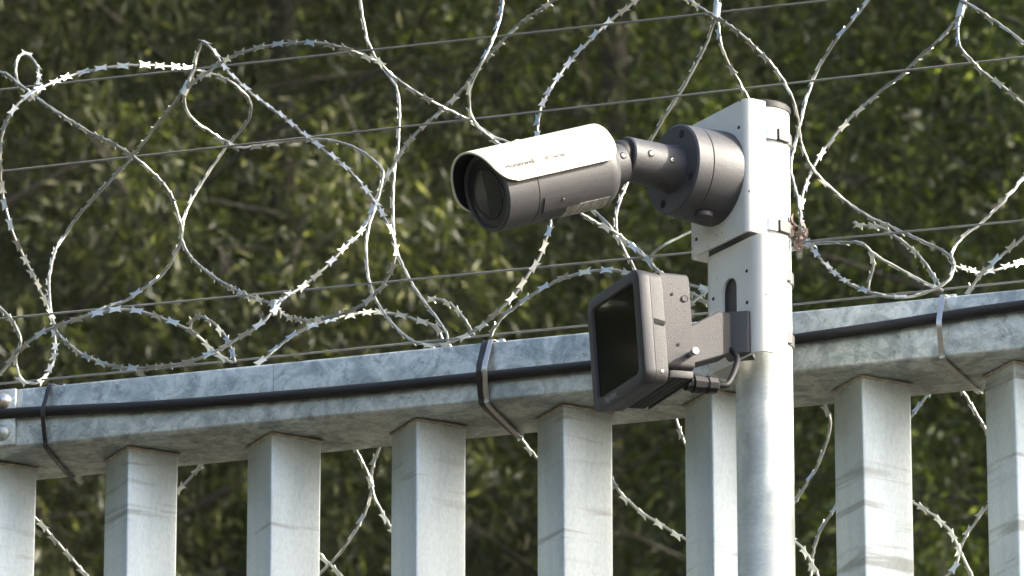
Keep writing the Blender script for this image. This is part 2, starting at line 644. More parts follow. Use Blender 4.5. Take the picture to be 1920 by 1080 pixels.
def tree(name, label, dist, lat, height, radius, low, kind, n_sprig, rng, lean=0.0):
    h = Vector((FWD.x, FWD.y, 0)).normalized()
    base = Vector((CAM.x, CAM.y, 0)) + h * dist + RGT * lat
    root = empty(name, T(base.x, base.y, -0.15))
    tag(root, label, 'tree', 'trees behind the fence')
    r_tr = height * 0.0056
    tp = [Vector((lean * s + 0.12 * math.sin(2.3 * s * 3 + lat), 0.10 * math.cos(3.1 * s * 2 + lat) - 0.1, height * s * 0.96)) for s in [k / 12 for k in range(13)]]
    v, f = limb(tp, r_tr * 1.3, r_tr * 0.15, 12)
    link('trunk', mesh('trunk', v, f, True), M_BARK, root)
    bv, bf, cents, dirs = [], [], [], []

    def add(path, a, b, n=5):
        vv, ff = limb(path, a, b, n)
        o = len(bv)
        bv.extend(vv)
        bf.extend([tuple(i + o for i in q) for q in ff])
    nl = int(height * 3.6)
    ends = []
    for k in range(nl):
        s = low / height + (1 - low / height) * ((k + rng.random()) / nl)
        q = tp[min(11, int(s * 12))].lerp(tp[min(12, int(s * 12) + 1)], s * 12 - int(s * 12)) if s < 1 else tp[12]
        az = k * 2.399 + rng.uniform(-0.4, 0.4)
        u = (s - low / height) / (1 - low / height)
        R = radius * (0.55 + 0.45 * math.sin(math.pi * min(1, u * 0.85 + 0.18))) * (1 - 0.75 * max(0, u - 0.6) / 0.4) * rng.uniform(0.75, 1.1)
        e = q + Vector((math.cos(az) * R, math.sin(az) * R, R * rng.uniform(0.15, 0.6)))
        mid = q.lerp(e, 0.5) + Vector((rng.normal(0, 0.12), rng.normal(0, 0.12), 0.1 * R))
        pth = spline([q, mid, e], R / 6)
        add(pth, r_tr * 0.22 * (1 - 0.5 * u), 0.005)
        ends.append(pth)
    nc = 4
    per = max(1, n_sprig // (len(ends) * nc))
    for pth in ends:
        for c in range(nc):
            t = 0.3 + 0.7 * (c + rng.random()) / nc
            p = pth[min(len(pth) - 1, int(t * (len(pth) - 1)))]
            cc = p + Vector(rng.normal(0, 1, 3)) * 0.22
            add([p, p.lerp(cc, 0.5) + Vector((0, 0, 0.03)), cc], 0.007, 0.002, 4)
            out = (pth[-1] - pth[0]).normalized()
            for j in range(per):
                e = cc + Vector((rng.normal(0, 0.15), rng.normal(0, 0.15), rng.normal(0, 0.20)))
                d = (Vector(rng.normal(0, 0.8, 3)) + out * 0.8 + (e - cc) * 2.0).normalized()
                if j % 4 == 0:
                    add([cc, cc.lerp(e, 0.5) + Vector((0, 0, 0.03)), e], 0.005, 0.002, 3)
                cents.append(e)
                dirs.append(d)
    br = mesh('branches', bv, bf, True)
    link('branches', br, M_BARK, root)
    cen = np.array([tuple(c) for c in cents])
    dr = np.array([tuple(c) for c in dirs])
    if kind == 'willow':
        lm = leaf_cloud('crown', cen, dr, 34, (0.40, 0.045), 0.072, 0.0130, 0.9, M_LEAF_WILLOW, rng)
    elif kind == 'poplar':
        lm = leaf_cloud('crown', cen, dr, 34, (0.34, 0.055), 0.052, 0.0165, 0.7, M_LEAF_GREEN, rng)
    else:
        lm = leaf_cloud('crown', cen, dr, 23, (0.42, 0.10), 0.074, 0.034, 0.5, M_LEAF_DARK, rng)
    link('crown', lm, None, root)
    return root


tree('willow_tree', 'olive willow tree with long narrow leaves behind the left end of the fence', 21.5, -1.9, 15.0, 2.3, 3.2, 'willow', 3800, RNG, 0.2)
tree('willow_tree', 'dull green willow tree with a pale trunk behind the left coils', 23.6, -0.55, 16.0, 2.2, 3.6, 'willow', 3600, RNG, -0.15)
tree('poplar_tree', 'green small-leaved tree behind the middle of the fence and bullet camera', 24.4, 0.55, 16.5, 2.3, 3.4, 'poplar', 3400, RNG, -0.1)
tree('poplar_tree', 'sunlit yellow-green tree behind the fence right of the pole', 21.2, 2.35, 15.5, 2.2, 3.2, 'poplar', 3700, RNG, -0.2)
tree('alder_tree', 'dark broad-leaved tree farther back behind the two willows', 27.0, -2.9, 18.0, 3.2, 3.0, 'alder', 3600, RNG)
tree('alder_tree', 'dark broad-leaved tree farther back behind the bullet camera', 27.8, -0.1, 18.5, 3.2, 3.0, 'alder', 3600, RNG)
tree('alder_tree', 'dark broad-leaved tree farther back behind the pole', 27.2, 2.6, 18.0, 3.2, 3.0, 'alder', 3600, RNG)
tree('alder_tree', 'dark broad-leaved tree farther back behind the right end of the fence', 26.4, 5.2, 17.5, 3.2, 3.0, 'alder', 2600, RNG)
# unseen mass of wood round the left, added to darken light and reflections
wc = [Vector((-5.2, 25)), Vector((-8.5, 23)), Vector((-11.5, 19.5)), Vector((-13.5, 14)), Vector((-14.5, 8)), Vector((-14.5, 1)), Vector((-13.5, -5))]
wpath = spline([Vector((p.x, p.y, 0)) for p in wc], 0.05)
hh = Vector((FWD.x, FWD.y, 0)).normalized()
NW = 5600
cw = np.empty((NW, 3))
for k in range(NW):
    p = wpath[int(RNG.integers(len(wpath)))]
    g = Vector((CAM.x, CAM.y, 0)) + hh * (p.y + RNG.normal(0, 1.0)) + RGT * (p.x + RNG.normal(0, 1.0))
    cw[k] = (g.x, g.y, 12.5 * RNG.random() ** 0.9)
dw = RNG.normal(0, 1, (NW, 3))
dw /= np.linalg.norm(dw, axis=1)[:, None]
wood = link('woodland', leaf_cloud('woodland', cw, dw, 22, (0.9, 0.35), 0.30, 0.19, 0.2, M_LEAF_DARK, RNG), None)
NF = 8600
cf = np.empty((NF, 3))
for k in range(NF):
    g = Vector((CAM.x, CAM.y, 0)) + hh * (36 + RNG.normal(0, 0.9)) + RGT * RNG.uniform(-10, 8)
    cf[k] = (g.x, g.y, 4 + 17 * RNG.random())
df_ = RNG.normal(0, 1, (NF, 3))
df_ /= np.linalg.norm(df_, axis=1)[:, None]
far = link('woodland', leaf_cloud('woodland', cf, df_, 26, (0.6, 0.45), 0.27, 0.18, 0.3, M_LEAF_DARK, RNG), None)
far['kind'] = 'stuff'
far['label'] = 'far green woodland closing the gaps behind the nearer trees'
far['category'] = 'woodland'
NR = 1900  # unseen wood on the right, added to cast shade on the visible trees
cr = np.empty((NR, 3))
for k in range(NR):
    g = Vector((CAM.x, CAM.y, 0)) + hh * (23.5 + RNG.normal(0, 1.8)) + RGT * RNG.uniform(5.2, 19)
    cr[k] = (g.x, g.y, 17 * RNG.random())
dr_ = RNG.normal(0, 1, (NR, 3))
dr_ /= np.linalg.norm(dr_, axis=1)[:, None]
rwood = link('woodland', leaf_cloud('woodland', cr, dr_, 22, (0.8, 0.3), 0.26, 0.16, 0.3, M_LEAF_DARK, RNG), None)
rwood['kind'] = 'stuff'
rwood['label'] = 'unseen leafy woodland added on the right to shade the visible trees'
rwood['category'] = 'woodland'
wood['kind'] = 'stuff'
wood['label'] = 'unseen dark woodland curving round the left of the fence, added to dim skylight'
wood['category'] = 'woodland'

# ------------------------------------------------------------------ fence
ZB = Z0 - 0.11615                  # rail underside
RH, RD = 0.0627, 0.110             # rail height and depth
PITCH_BAR, X_BAR, Y_FRONT, HALF = 0.152, -0.1072, 0.0262, 0.0392
X_L, X_R = -1.25, 1.55
fence = empty('palisade_fence', T(0, 0.05, 0))
tag(fence, 'galvanised steel security fence with diamond-set square bars under a heavy top rail', 'fence')
FINV = T(0, -0.05, 0)
seam_x = on_y(512, 745, 0).x
plate_x = on_y(32, 780, 0).x
for x0, x1 in ((X_L, plate_x - 0.03), (plate_x - 0.0292, seam_x - 0.00022), (seam_x + 0.00022, X_R)):
    link('rail', box_mesh('rail', x0, x1, 0, RD, ZB, ZB + RH, 0.0035, 3, False, 0), M_RAIL, fence, FINV)
link('rail', box_mesh('rail', X_L, X_R, 0.02, 0.09, 0.18, 0.24, 0.003, 2), M_RAIL, fence, FINV)
bar_v = prism('bar', [(0, -HALF), (HALF, 0), (0, HALF), (-HALF, 0)], 'z', -3.57, -0.0012, 0.0020, 3)
weld_path = [Vector((x, y, -0.0012)) for x, y in ((0, -HALF), (HALF, 0), (0, HALF), (-HALF, 0), (0, -HALF))]
weld_m = tube('weld', spline(weld_path, 0.004)[::1], 0.002, 5) if False else None
wv, wf = [], []
ringpts = []
for (ax, ay), (bx, by) in zip(((0, -1), (1, 0), (0, 1), (-1, 0)), ((1, 0), (0, 1), (-1, 0), (0, -1))):
    for k in range(10):
        t = k / 10
        ringpts.append(((ax + (bx - ax) * t) * HALF, (ay + (by - ay) * t) * HALF))
wr = random.Random(3)
for x, y in ringpts:
    s = 1.0 + wr.uniform(0.035, 0.085)
    wv += [(x * 0.985, y * 0.985, -0.0008), (x * s, y * s, -0.0010), (x * (s - 0.03), y * (s - 0.03), -0.0026 - wr.uniform(0, 0.0016)), (x * 0.985, y * 0.985, -0.0042)]
nn = len(ringpts)
for i in range(nn):
    for k in range(3):
        a, b = i * 4 + k, ((i + 1) % nn) * 4 + k
        wf.append((a, b, b + 1, a + 1))
weld_m = mesh('weld', wv, wf, True)
for i in range(-6, 10):
    b = link('bar', bar_v, M_BAR, fence, T(X_BAR + i * PITCH_BAR, Y_FRONT + HALF - 0.05, ZB))
    link('weld', weld_m, M_WELD, b)
for x in (X_L - 0.045, X_R + 0.045):
    link('post', box_mesh('post', x - 0.04, x + 0.04, 0.015, 0.095, -0.2, ZB + 0.62, 0.004, 2), M_BAR, fence, FINV)
pz = ZB + RH / 2
jp = link('joint_plate', box_mesh('joint_plate', X_L + 0.3, plate_x, -0.005, 0.0, ZB + 0.002, ZB + RH - 0.001, 0.0015, 2), M_RAIL, fence, FINV)
for px, py in ((7, 752), (5, 812)):
    q = on_y(px, py, -0.005)
    hm = lathe('bolt', [(0, 0.0082), (0.002, 0.0080), (0.0045, 0.0062), (0.0062, 0.0034), (0.0068, 0.0001)], 20, False)
    link('bolt', hm, M_SCREW if py < 800 else M_RAIL, jp, T(q.x, q.y, q.z) @ Matrix.Rotation(-math.pi / 2, 4, 'Z'))

# cable lying along the rail's front
cab = [on_y(px, py, -0.0062) for px, py in ((0, 776), (250, 763), (480, 746), (700, 727), (905, 706), (1100, 686), (1300, 662), (1483, 637), (1660, 611), (1768, 594), (1920, 572))]
cab = [Vector((X_L + 0.02, -0.0062, cab[0].z + 0.014)), Vector((-0.8, -0.0062, cab[0].z + 0.003))] + cab + [Vector((0.9, -0.0062, cab[-1].z + 0.012)), Vector((X_R - 0.02, -0.0062, cab[-1].z + 0.02))]
cable = link('power_cable', tube('power_cable', spline(cab, 0.02), 0.0053, 14, 1.0, cab[0]), M_CABLE, None, T(*cab[0]))
tag(cable, 'thick black cable running along the front of the galvanised top rail', 'cable')


def rail_tie(label, x_top, x_bot, w, mat, name, stand=0.0, skew=0.0):
    e = 0.0022 + stand
    pth = [Vector((x_top + 0.004, 0.02, ZB + RH + e)), Vector((x_top, 0.004, ZB + RH + e)), Vector((x_top, -e, ZB + RH - 0.002)),
           Vector((x_top + (x_bot - x_top) * 0.3, -0.0075 - e, ZB + RH * 0.70)), Vector((x_top + (x_bot - x_top) * 0.5, -0.0126 - e, ZB + RH * 0.5)),
           Vector((x_top + (x_bot - x_top) * 0.75, -0.0075 - e, ZB + RH * 0.27)), Vector((x_bot, -e, ZB + 0.003)), Vector((x_bot + skew * 0.1, 0.004, ZB - e)),
           Vector((x_bot + skew * 0.6, 0.06, ZB - e - 0.001)), Vector((x_bot + skew, RD + 0.001, ZB - e)), Vector((x_bot + skew, RD + e, ZB + 0.004)),
           Vector((x_top + 0.006, RD + e, ZB + RH - 0.003)), Vector((x_top + 0.006, RD - 0.004, ZB + RH + e)), Vector((x_top + 0.004, 0.06, ZB + RH + e)), Vector((x_top + 0.004, 0.021, ZB + RH + e))]
    o = link(name, band(name, spline(pth, 0.004), Vector((1, 0, 0)), w, 0.0013, pth[0]), mat, None, T(*pth[0]))
    hd = link('tie_head', box_mesh('tie_head', -w * 0.8, w * 0.8, -0.004, 0.005, 0.0, 0.006, 0.001, 1), mat, o, T(0.0, 0.004, 0.0005))
    return o


xt = on_y(94, 722, 0).x
tag(rail_tie('', xt, on_y(86, 835, 0).x, 0.0042, M_TIE, 'cable_tie', 0, -0.012), 'thin black cable tie round the rail at the far left beside the joint plate', 'cable tie', 'ties round the top rail')
xt = on_y(909, 640, 0).x
tag(rail_tie('', xt, on_y(903, 752, 0).x, 0.0052, M_TIE, 'cable_tie', 0, 0.004), 'black cable tie round the rail left of the square illuminator', 'cable tie', 'ties round the top rail')
tag(rail_tie('', xt + 0.0065, on_y(914, 750, 0).x, 0.0046, M_STEEL, 'steel_tie', 0.0004, 0.0), 'shiny steel tie lying beside the black tie left of the illuminator', 'cable tie', 'ties round the top rail')
xt = on_y(1768, 553, 0).x
tag(rail_tie('', xt, on_y(1767, 665, 0).x, 0.0052, M_STEEL, 'steel_tie', 0, 0.010), 'steel tie round the rail near the right edge below the wire clip', 'cable tie', 'ties round the top rail')

# ------------------------------------------------------------------ straight tension wires
for lab, a, b in (('topmost straight tension wire running above the bullet camera', (0, 165), (1510, 0)),
                  ('second straight tension wire from the top passing behind the bullet camera', (0, 318), (1920, 102)),
                  ('third straight tension wire passing behind the upper pole bracket', (40, 590), (1920, 408)),
                  ('lowest straight tension wire stretched just above the top rail', (0, 716), (1920, 522))):
    p, q = on_y(*a, 0.062), on_y(*b, 0.062)
    s = (q.z - p.z) / (q.x - p.x)
    pts = [Vector((x, 0.062, p.z + s * (x - p.x) - 0.003 * math.sin(math.pi * (x - X_L) / (X_R - X_L)))) for x in np.linspace(X_L - 0.045, X_R + 0.045, 25)]
    w = link('tension_wire', tube('tension_wire', pts, 0.0011, 6, 1.0, pts[0]), M_LINE, None, T(*pts[0]))
    tag(w, lab, 'wire', 'straight tension wires')

# ------------------------------------------------------------------ razor wire
BARB = [(-6.3, -3.5), (-1.8, -2.2), (1.8, -2.2), (5.9, -3.7), (4.6, 0), (6.3, 3.5), (1.8, 2.2), (-1.8, 2.2), (-5.9, 3.7), (-4.6, 0)]
barb_meshes = []
for k in range(3):
    br_ = random.Random(k)
    pts = [(x * 0.001 * br_.uniform(0.9, 1.1), y * 0.001 * br_.uniform(0.85, 1.15)) for x, y in BARB]
    n = len(pts)
    vv, ff = [], []
    for s in (0.0009, 0.0016):
        for x, y in pts:
            vv.append((x, y, s + 28 * y * y * (1 if y > 0 else -0.6)))
        vv.append((0, 0, s))
    ff += [(n, i, (i + 1) % n) for i in range(n)]
    ff += [(2 * n + 1, (i + 1) % n + n + 1, i + n + 1) for i in range(n)]
    ff += [(i, (i + 1) % n, (i + 1) % n + n + 1, i + n + 1) for i in range(n)]
    mb = mesh('barb', vv, ff)
    mb.materials.append(M_BARB)
    barb_meshes.append(mb)


def run_on(pts):                    # a strand that leaves the view goes on in its coil
    def ext(a, b):
        outside = b[0] < 0 or b[0] > 1920 or b[1] < 0 or b[1] > 1080
        if not outside:
            return []
        d = Vector((b[0] - a[0], b[1] - a[1])).normalized()
        turn = RAD(7) * (1 if d.x >= 0 else -1)
        out, p = [], Vector(b)
        for _ in range(5):
            d.rotate(Matrix.Rotation(turn, 2))
            p = p + d * 75
            if -25 < p.x < 1945 and -25 < p.y < 1105:
                break
            out.append((p.x, p.y))
        return out
    front = ext(pts[1], pts[0])[::-1]
    return front + list(pts) + ext(pts[-2], pts[-1]), len(front)


def razor(label, pts, depth, barbs=True, roll0=0.0, group='razor wire coils', spacing=0.0205, r=0.0015):
    n0 = len(pts)
    seed_ = len(pts) * 131 + int(pts[0][0])
    pts, k0 = run_on(pts)
    n = len(pts)
    P = []
    for i, (px, py) in enumerate(pts):
        s = min(1.0, max(0.0, (i - k0) / (n0 - 1))) * (len(depth) - 1)
        j = min(int(s), len(depth) - 2)
        t = s - j
        t = t * t * (3 - 2 * t)
        P.append(on_y(px, py, depth[j] + (depth[j + 1] - depth[j]) * t))
    path = spline(P, 0.0045)
    rr = random.Random(seed_)
    path = [p + Vector((rr.gauss(0, 1), rr.gauss(0, 1), rr.gauss(0, 1))) * 0.00025 for p in path]
    o = link('razor_wire', tube('razor_wire', path, r, 7, 1.0, path[0]), M_WIRE, None, T(*path[0]))
    tag(o, label, 'razor wire', group)
    rolls = roll0 if isinstance(roll0, list) else [roll0 - 0.25, roll0 + 0.35, roll0 - 0.1]
    if barbs:
        L = sum((b - a).length for a, b in zip(path, path[1:]))
        nb = int(L / spacing)
        for k in range(nb):
            i = min(len(path) - 2, max(1, int((k + 0.5) / nb * (len(path) - 1))))
            t = (path[i + 1] - path[i - 1]).normalized()
            s1 = t.cross(Vector((0, 1, 0)))
            if s1.length < 0.2:
                s1 = t.cross(Vector((0, 0, 1)))
            s1.normalize()
            s2 = t.cross(s1)
            rs = i / len(path) * (len(rolls) - 1)
            rj = min(int(rs), len(rolls) - 2)
            roll = rolls[rj] + (rolls[rj + 1] - rolls[rj]) * (rs - rj) + rr.uniform(-0.45, 0.45)
            w = s1 * math.cos(roll) + s2 * math.sin(roll)
            nz = t.cross(w)
            if rr.random() < 0.5:
                w, t = -w, -t
            m = Matrix((t, w, nz)).transposed().to_4x4()
            m.translation = path[i] - path[0]
            link('barb', barb_meshes[rr.randrange(3)], None, o, m)
    return o


razor('razor wire arching over the left edge, curling down to the clip above the rail',
      [(100, 604), (85, 567), (63, 518), (41, 474), (22, 430), (7, 375), (1, 325), (2, 262), (22, 210), (55, 178), (100, 155), (140, 140), (200, 127), (265, 122), (320, 125), (370, 132), (415, 145), (450, 166), (470, 195), (464, 228), (424, 276), (378, 344), (350, 396), (341, 444), (355, 478), (385, 507), (426, 535), (470, 556), (515, 572), (533, 591), (567, 600), (607, 598), (652, 585), (689, 565), (726, 522), (741, 480), (735, 439), (717, 402), (700, 374), (652, 318), (592, 270), (533, 222), (478, 181), (426, 133), (400, 96), (381, 80), (372, 95), (363, 133), (350, 163)],
      [0.10, 0.0, -0.03, 0.04, 0.13, 0.20, 0.16, 0.04, -0.03, -0.05, -0.02, 0.02, 0.04], True, [0.9, 0.5, 0.2, 0.1, 0.8, 1.5, 1.2, 0.5, 0.3, 0.8, 0.9, 0.7, 0.9])
razor('razor wire dipping from the left clip into the small wave and long vertical bight',
      [(350, 165), (346, 193), (361, 222), (393, 246), (422, 264), (448, 276), (478, 274), (519, 267), (578, 261), (630, 265), (678, 284), (711, 311), (718, 332), (704, 388), (693, 420), (687, 461), (689, 506), (698, 546), (713, 576), (731, 602), (757, 628), (787, 644), (824, 646), (857, 637), (894, 617), (920, 596), (946, 572), (972, 543), (994, 509), (1011, 483), (1024, 450), (1033, 413), (1027, 345), (1012, 295), (1007, 256), (1011, 215), (1022, 185), (1041, 152), (1063, 122), (1089, 93), (1115, 67), (1141, 41), (1185, 7), (1215, -18)],
      [0.05, 0.10, 0.13, 0.10, 0.06, 0.03, 0.01, 0.02, 0.06, 0.10, 0.12], True, [1.0, 0.9, 1.4, 1.5, 1.4, 0.8, 0.1, 0.0, 0.4, 0.2, 0.7])
razor('razor wire looping low over the left rail then climbing to the top centre',
      [(345, 172), (337, 181), (300, 228), (259, 281), (230, 315), (178, 370), (148, 404), (122, 441), (104, 470), (93, 518), (93, 559), (98, 596), (107, 622), (130, 646), (159, 667), (196, 683), (244, 691), (304, 687), (355, 678), (404, 659), (448, 633), (489, 607), (515, 581), (533, 559), (567, 537), (607, 504), (644, 467), (678, 433), (694, 404), (716, 352), (744, 298), (778, 252), (830, 204), (867, 167), (911, 111), (944, 74), (974, 44), (1004, 24), (1033, 4), (1070, -22)],
      [0.06, 0.15, 0.18, 0.10, 0.02, 0.00, 0.01, 0.07, 0.14, 0.13, 0.08, 0.03], True, [1.57, 1.57, 1.5, 1.3, 0.3, 0.1, 0.6, 0.2, 1.3, 1.45, 0.6, 0.0])
razor('bare razor wire hanging from the top left of centre down to the rail',
      [(676, -25), (676, 0), (681, 37), (689, 74), (704, 107), (726, 137), (744, 167), (749, 207), (748, 244), (746, 281), (741, 307), (739, 333), (737, 370), (737, 417), (741, 457), (752, 491), (772, 531), (798, 569), (820, 598), (837, 624), (839, 637)],
      [0.16, 0.17, 0.15, 0.14, 0.10, 0.06], True, [1.35, 1.5])
razor('razor wire arching from the left clip and sloping down behind the bullet camera',
      [(350, 165), (365, 152), (393, 133), (419, 115), (444, 102), (478, 92), (515, 84), (548, 81), (581, 80), (615, 83), (652, 93), (685, 106), (711, 117), (730, 137), (759, 159), (793, 181), (830, 200), (867, 219), (896, 237), (926, 256), (959, 270), (1010, 305), (1060, 345), (1109, 391), (1139, 419), (1153, 438), (1172, 471), (1190, 504), (1205, 530)],
      [0.04, -0.01, -0.03, 0.02, 0.08, 0.12, 0.13], True, [0.3, 0.1, 0.2, 0.9, 1.5, 1.2, 1.0])
razor('bright razor wire bight entering at the top above the bullet camera',
      [(947, -20), (943, 0), (937, 37), (922, 81), (907, 111), (893, 137), (882, 167), (880, 196), (887, 222), (904, 244), (926, 263), (955, 285), (1010, 335), (1060, 380), (1088, 400), (1116, 416), (1150, 434), (1176, 453), (1209, 479), (1231, 508), (1246, 523), (1290, 546), (1340, 575)],
      [0.02, -0.02, 0.0, 0.05, 0.09, 0.07], True, 0.5)
razor('thin razor wire running from the top clip down behind the camera arm',
      [(1350, -20), (1348, 0), (1344, 22), (1335, 52), (1316, 100), (1279, 167), (1242, 226), (1224, 256), (1195, 305), (1176, 345), (1161, 382), (1155, 412), (1157, 438)],
      [0.08, 0.14, 0.15, 0.10], True, [1.5, 1.55])
razor('short razor wire dropping from the top clip behind the upper bracket',
      [(1348, -15), (1344, 10), (1346, 37), (1351, 78), (1364, 115), (1383, 148), (1401, 181), (1430, 235), (1465, 320), (1480, 400)],
      [0.06, 0.02, 0.05, 0.10], True, 0.6)
razor('sunlit razor wire curving from the top round right of the pole into a full loop',
      [(1262, -16), (1290, 0), (1320, 19), (1350, 37), (1383, 59), (1413, 87), (1438, 111), (1461, 139), (1479, 170), (1492, 202), (1498, 237), (1503, 270), (1516, 304), (1538, 333), (1572, 365), (1609, 394), (1650, 416), (1694, 436), (1733, 454), (1772, 473), (1786, 486), (1789, 499), (1781, 522), (1761, 538), (1728, 551), (1692, 558), (1658, 555), (1622, 545), (1589, 530), (1556, 505), (1528, 474), (1511, 449), (1503, 422), (1500, 394), (1507, 356), (1524, 315), (1550, 274), (1590, 226), (1642, 178), (1690, 141), (1724, 107), (1757, 78), (1790, 41), (1805, 15), (1811, -5), (1815, -25)],
      [0.03, 0.00, 0.03, 0.06, 0.10, 0.07, 0.02, 0.00, 0.06, 0.14, 0.17, 0.13, 0.08], True, [0.9, 0.8, 0.6, 1.2, 1.4, 0.8, 0.4, 1.3, 1.5, 1.2, 1.0])
razor('razor wire leaving the right-hand clip up to the right edge of view',
      [(1945, 300), (1920, 333), (1887, 372), (1839, 419), (1803, 447), (1785, 475), (1788, 496), (1811, 505), (1842, 511), (1872, 505), (1908, 494), (1935, 478)],
      [0.12, 0.08, 0.06, 0.12, 0.16], True, [1.55, 1.55, 0.2, 0.0])
razor('razor wire curving down across the top right corner below the clip',
      [(1813, -20), (1809, 2), (1800, 30), (1796, 59), (1801, 89), (1816, 107), (1842, 133), (1876, 159), (1913, 189), (1945, 212)],
      [0.04, 0.0, 0.02], True, 0.2)
razor('razor wire sloping out of the top right corner of view',
      [(1790, -14), (1807, 2), (1840, 22), (1880, 50), (1920, 80), (1945, 98)],
      [0.03, 0.01, 0.0], True, 0.9)
razor('dull razor wire descending from the top right of the pole to the dried plant',
      [(1643, -18), (1629, 0), (1594, 44), (1564, 81), (1542, 115), (1524, 152), (1511, 189), (1503, 222), (1494, 259), (1484, 300), (1485, 330), (1494, 363), (1500, 396), (1502, 430), (1492, 470)],
      [0.14, 0.16, 0.12, 0.09], True, 0.7)
razor('razor wire arch just right of the pole sloping down to the right clip',
      [(1470, 478), (1486, 467), (1517, 459), (1556, 454), (1589, 455), (1614, 455), (1631, 469), (1656, 487), (1683, 502), (1719, 522), (1753, 538), (1768, 546)],
      [0.05, 0.02, 0.05], True, 1.3)
razor('bluish razor wire behind the right loop falling to the clip',
      [(1600, 418), (1617, 423), (1650, 426), (1675, 441), (1706, 463), (1731, 488), (1750, 516), (1764, 538)],
      [0.14, 0.12, 0.07], True, 0.3)
razor('short dull razor wire end hanging inside the right loop',
      [(1631, 469), (1636, 480), (1638, 497), (1631, 524), (1626, 545)], [0.13, 0.15], True, 0.5)
razor('razor wire rising from the rail to the right edge with large bright barbs',
      [(1812, 556), (1817, 547), (1833, 522), (1856, 499), (1886, 472), (1917, 447), (1945, 425)], [0.05, 0.03, 0.02], True, 0.0)
razor('low razor wire arch over the left end of the rail',
      [(-25, 722), (0, 700), (22, 674), (41, 652), (74, 626), (119, 607), (159, 594), (207, 583), (241, 581), (281, 589), (322, 604), (356, 619), (374, 633), (393, 652), (419, 672), (437, 680)],
      [0.0, -0.01, 0.0, 0.04], True, 0.15)
razor('long razor wire sloping from the upper left edge and sweeping down to the low arch',
      [(-25, 125), (0, 135), (15, 141), (37, 159), (63, 178), (93, 200), (156, 241), (219, 274), (259, 300), (293, 330), (319, 363), (333, 400), (341, 437), (330, 474), (304, 515), (270, 541), (237, 563), (207, 574), (165, 590)],
      [0.06, 0.02, 0.0, 0.03, 0.07, 0.06], True, 0.6)
razor('small hooked razor wire end standing on the rail left of centre',
      [(358, 615), (361, 600), (378, 594), (400, 606), (419, 626), (433, 652), (441, 680)], [0.12, 0.08, 0.05], True, 0.3)
razor('small closed razor wire loop resting on the rail by the left tie',
      [(-20, 560), (0, 576), (19, 596), (33, 618), (39, 641), (33, 659), (30, 681), (41, 711), (67, 719), (89, 700), (102, 667), (102, 622), (94, 585)], [0.04, 0.02, 0.06, 0.12], True, 0.4)
razor('small razor wire ring standing in the upper left corner',
      [(60, 180), (68, 165), (72, 152), (70, 126), (56, 106), (41, 102), (31, 119), (33, 152), (56, 172)], [0.06, 0.12, 0.08], True, 0.7)
razor('razor wire arch rising from the rail into the wave left of the middle tie',
      [(478, 690), (485, 681), (507, 663), (541, 635), (574, 615), (624, 598), (672, 587), (706, 585), (743, 589), (780, 600), (809, 608), (824, 622), (830, 640)], [0.02, 0.03, 0.09, 0.10], True, 0.1)
razor('razor wire arch with big bright barbs from the middle tie to the illuminator',
      [(920, 632), (926, 620), (939, 598), (965, 576), (994, 556), (1028, 535), (1069, 517), (1109, 509), (1150, 507), (1172, 511), (1200, 522)], [0.02, 0.0, 0.0], True, 0.0)
razor('short blurred razor wire hook behind the middle tie',
      [(800, 566), (809, 561), (835, 565), (857, 581), (876, 606), (889, 630)], [0.18, 0.14], True, 0.4)
razor('curved bright razor wire between the illuminator and the upper bracket',
      [(1246, 530), (1226, 500), (1220, 482), (1239, 464), (1264, 449), (1298, 434), (1330, 424)], [0.10, 0.06, 0.08], False)
razor('razor wire cluster behind the illuminator by the lower bracket',
      [(1176, 455), (1212, 486), (1240, 512), (1275, 528), (1310, 538), (1345, 545)], [0.06, 0.05], True, 0.2)
razor('razor wire with one large barb right of the illuminator top',
      [(1280, 585), (1306, 560), (1345, 530)], [0.03, 0.03], True, 0.0)
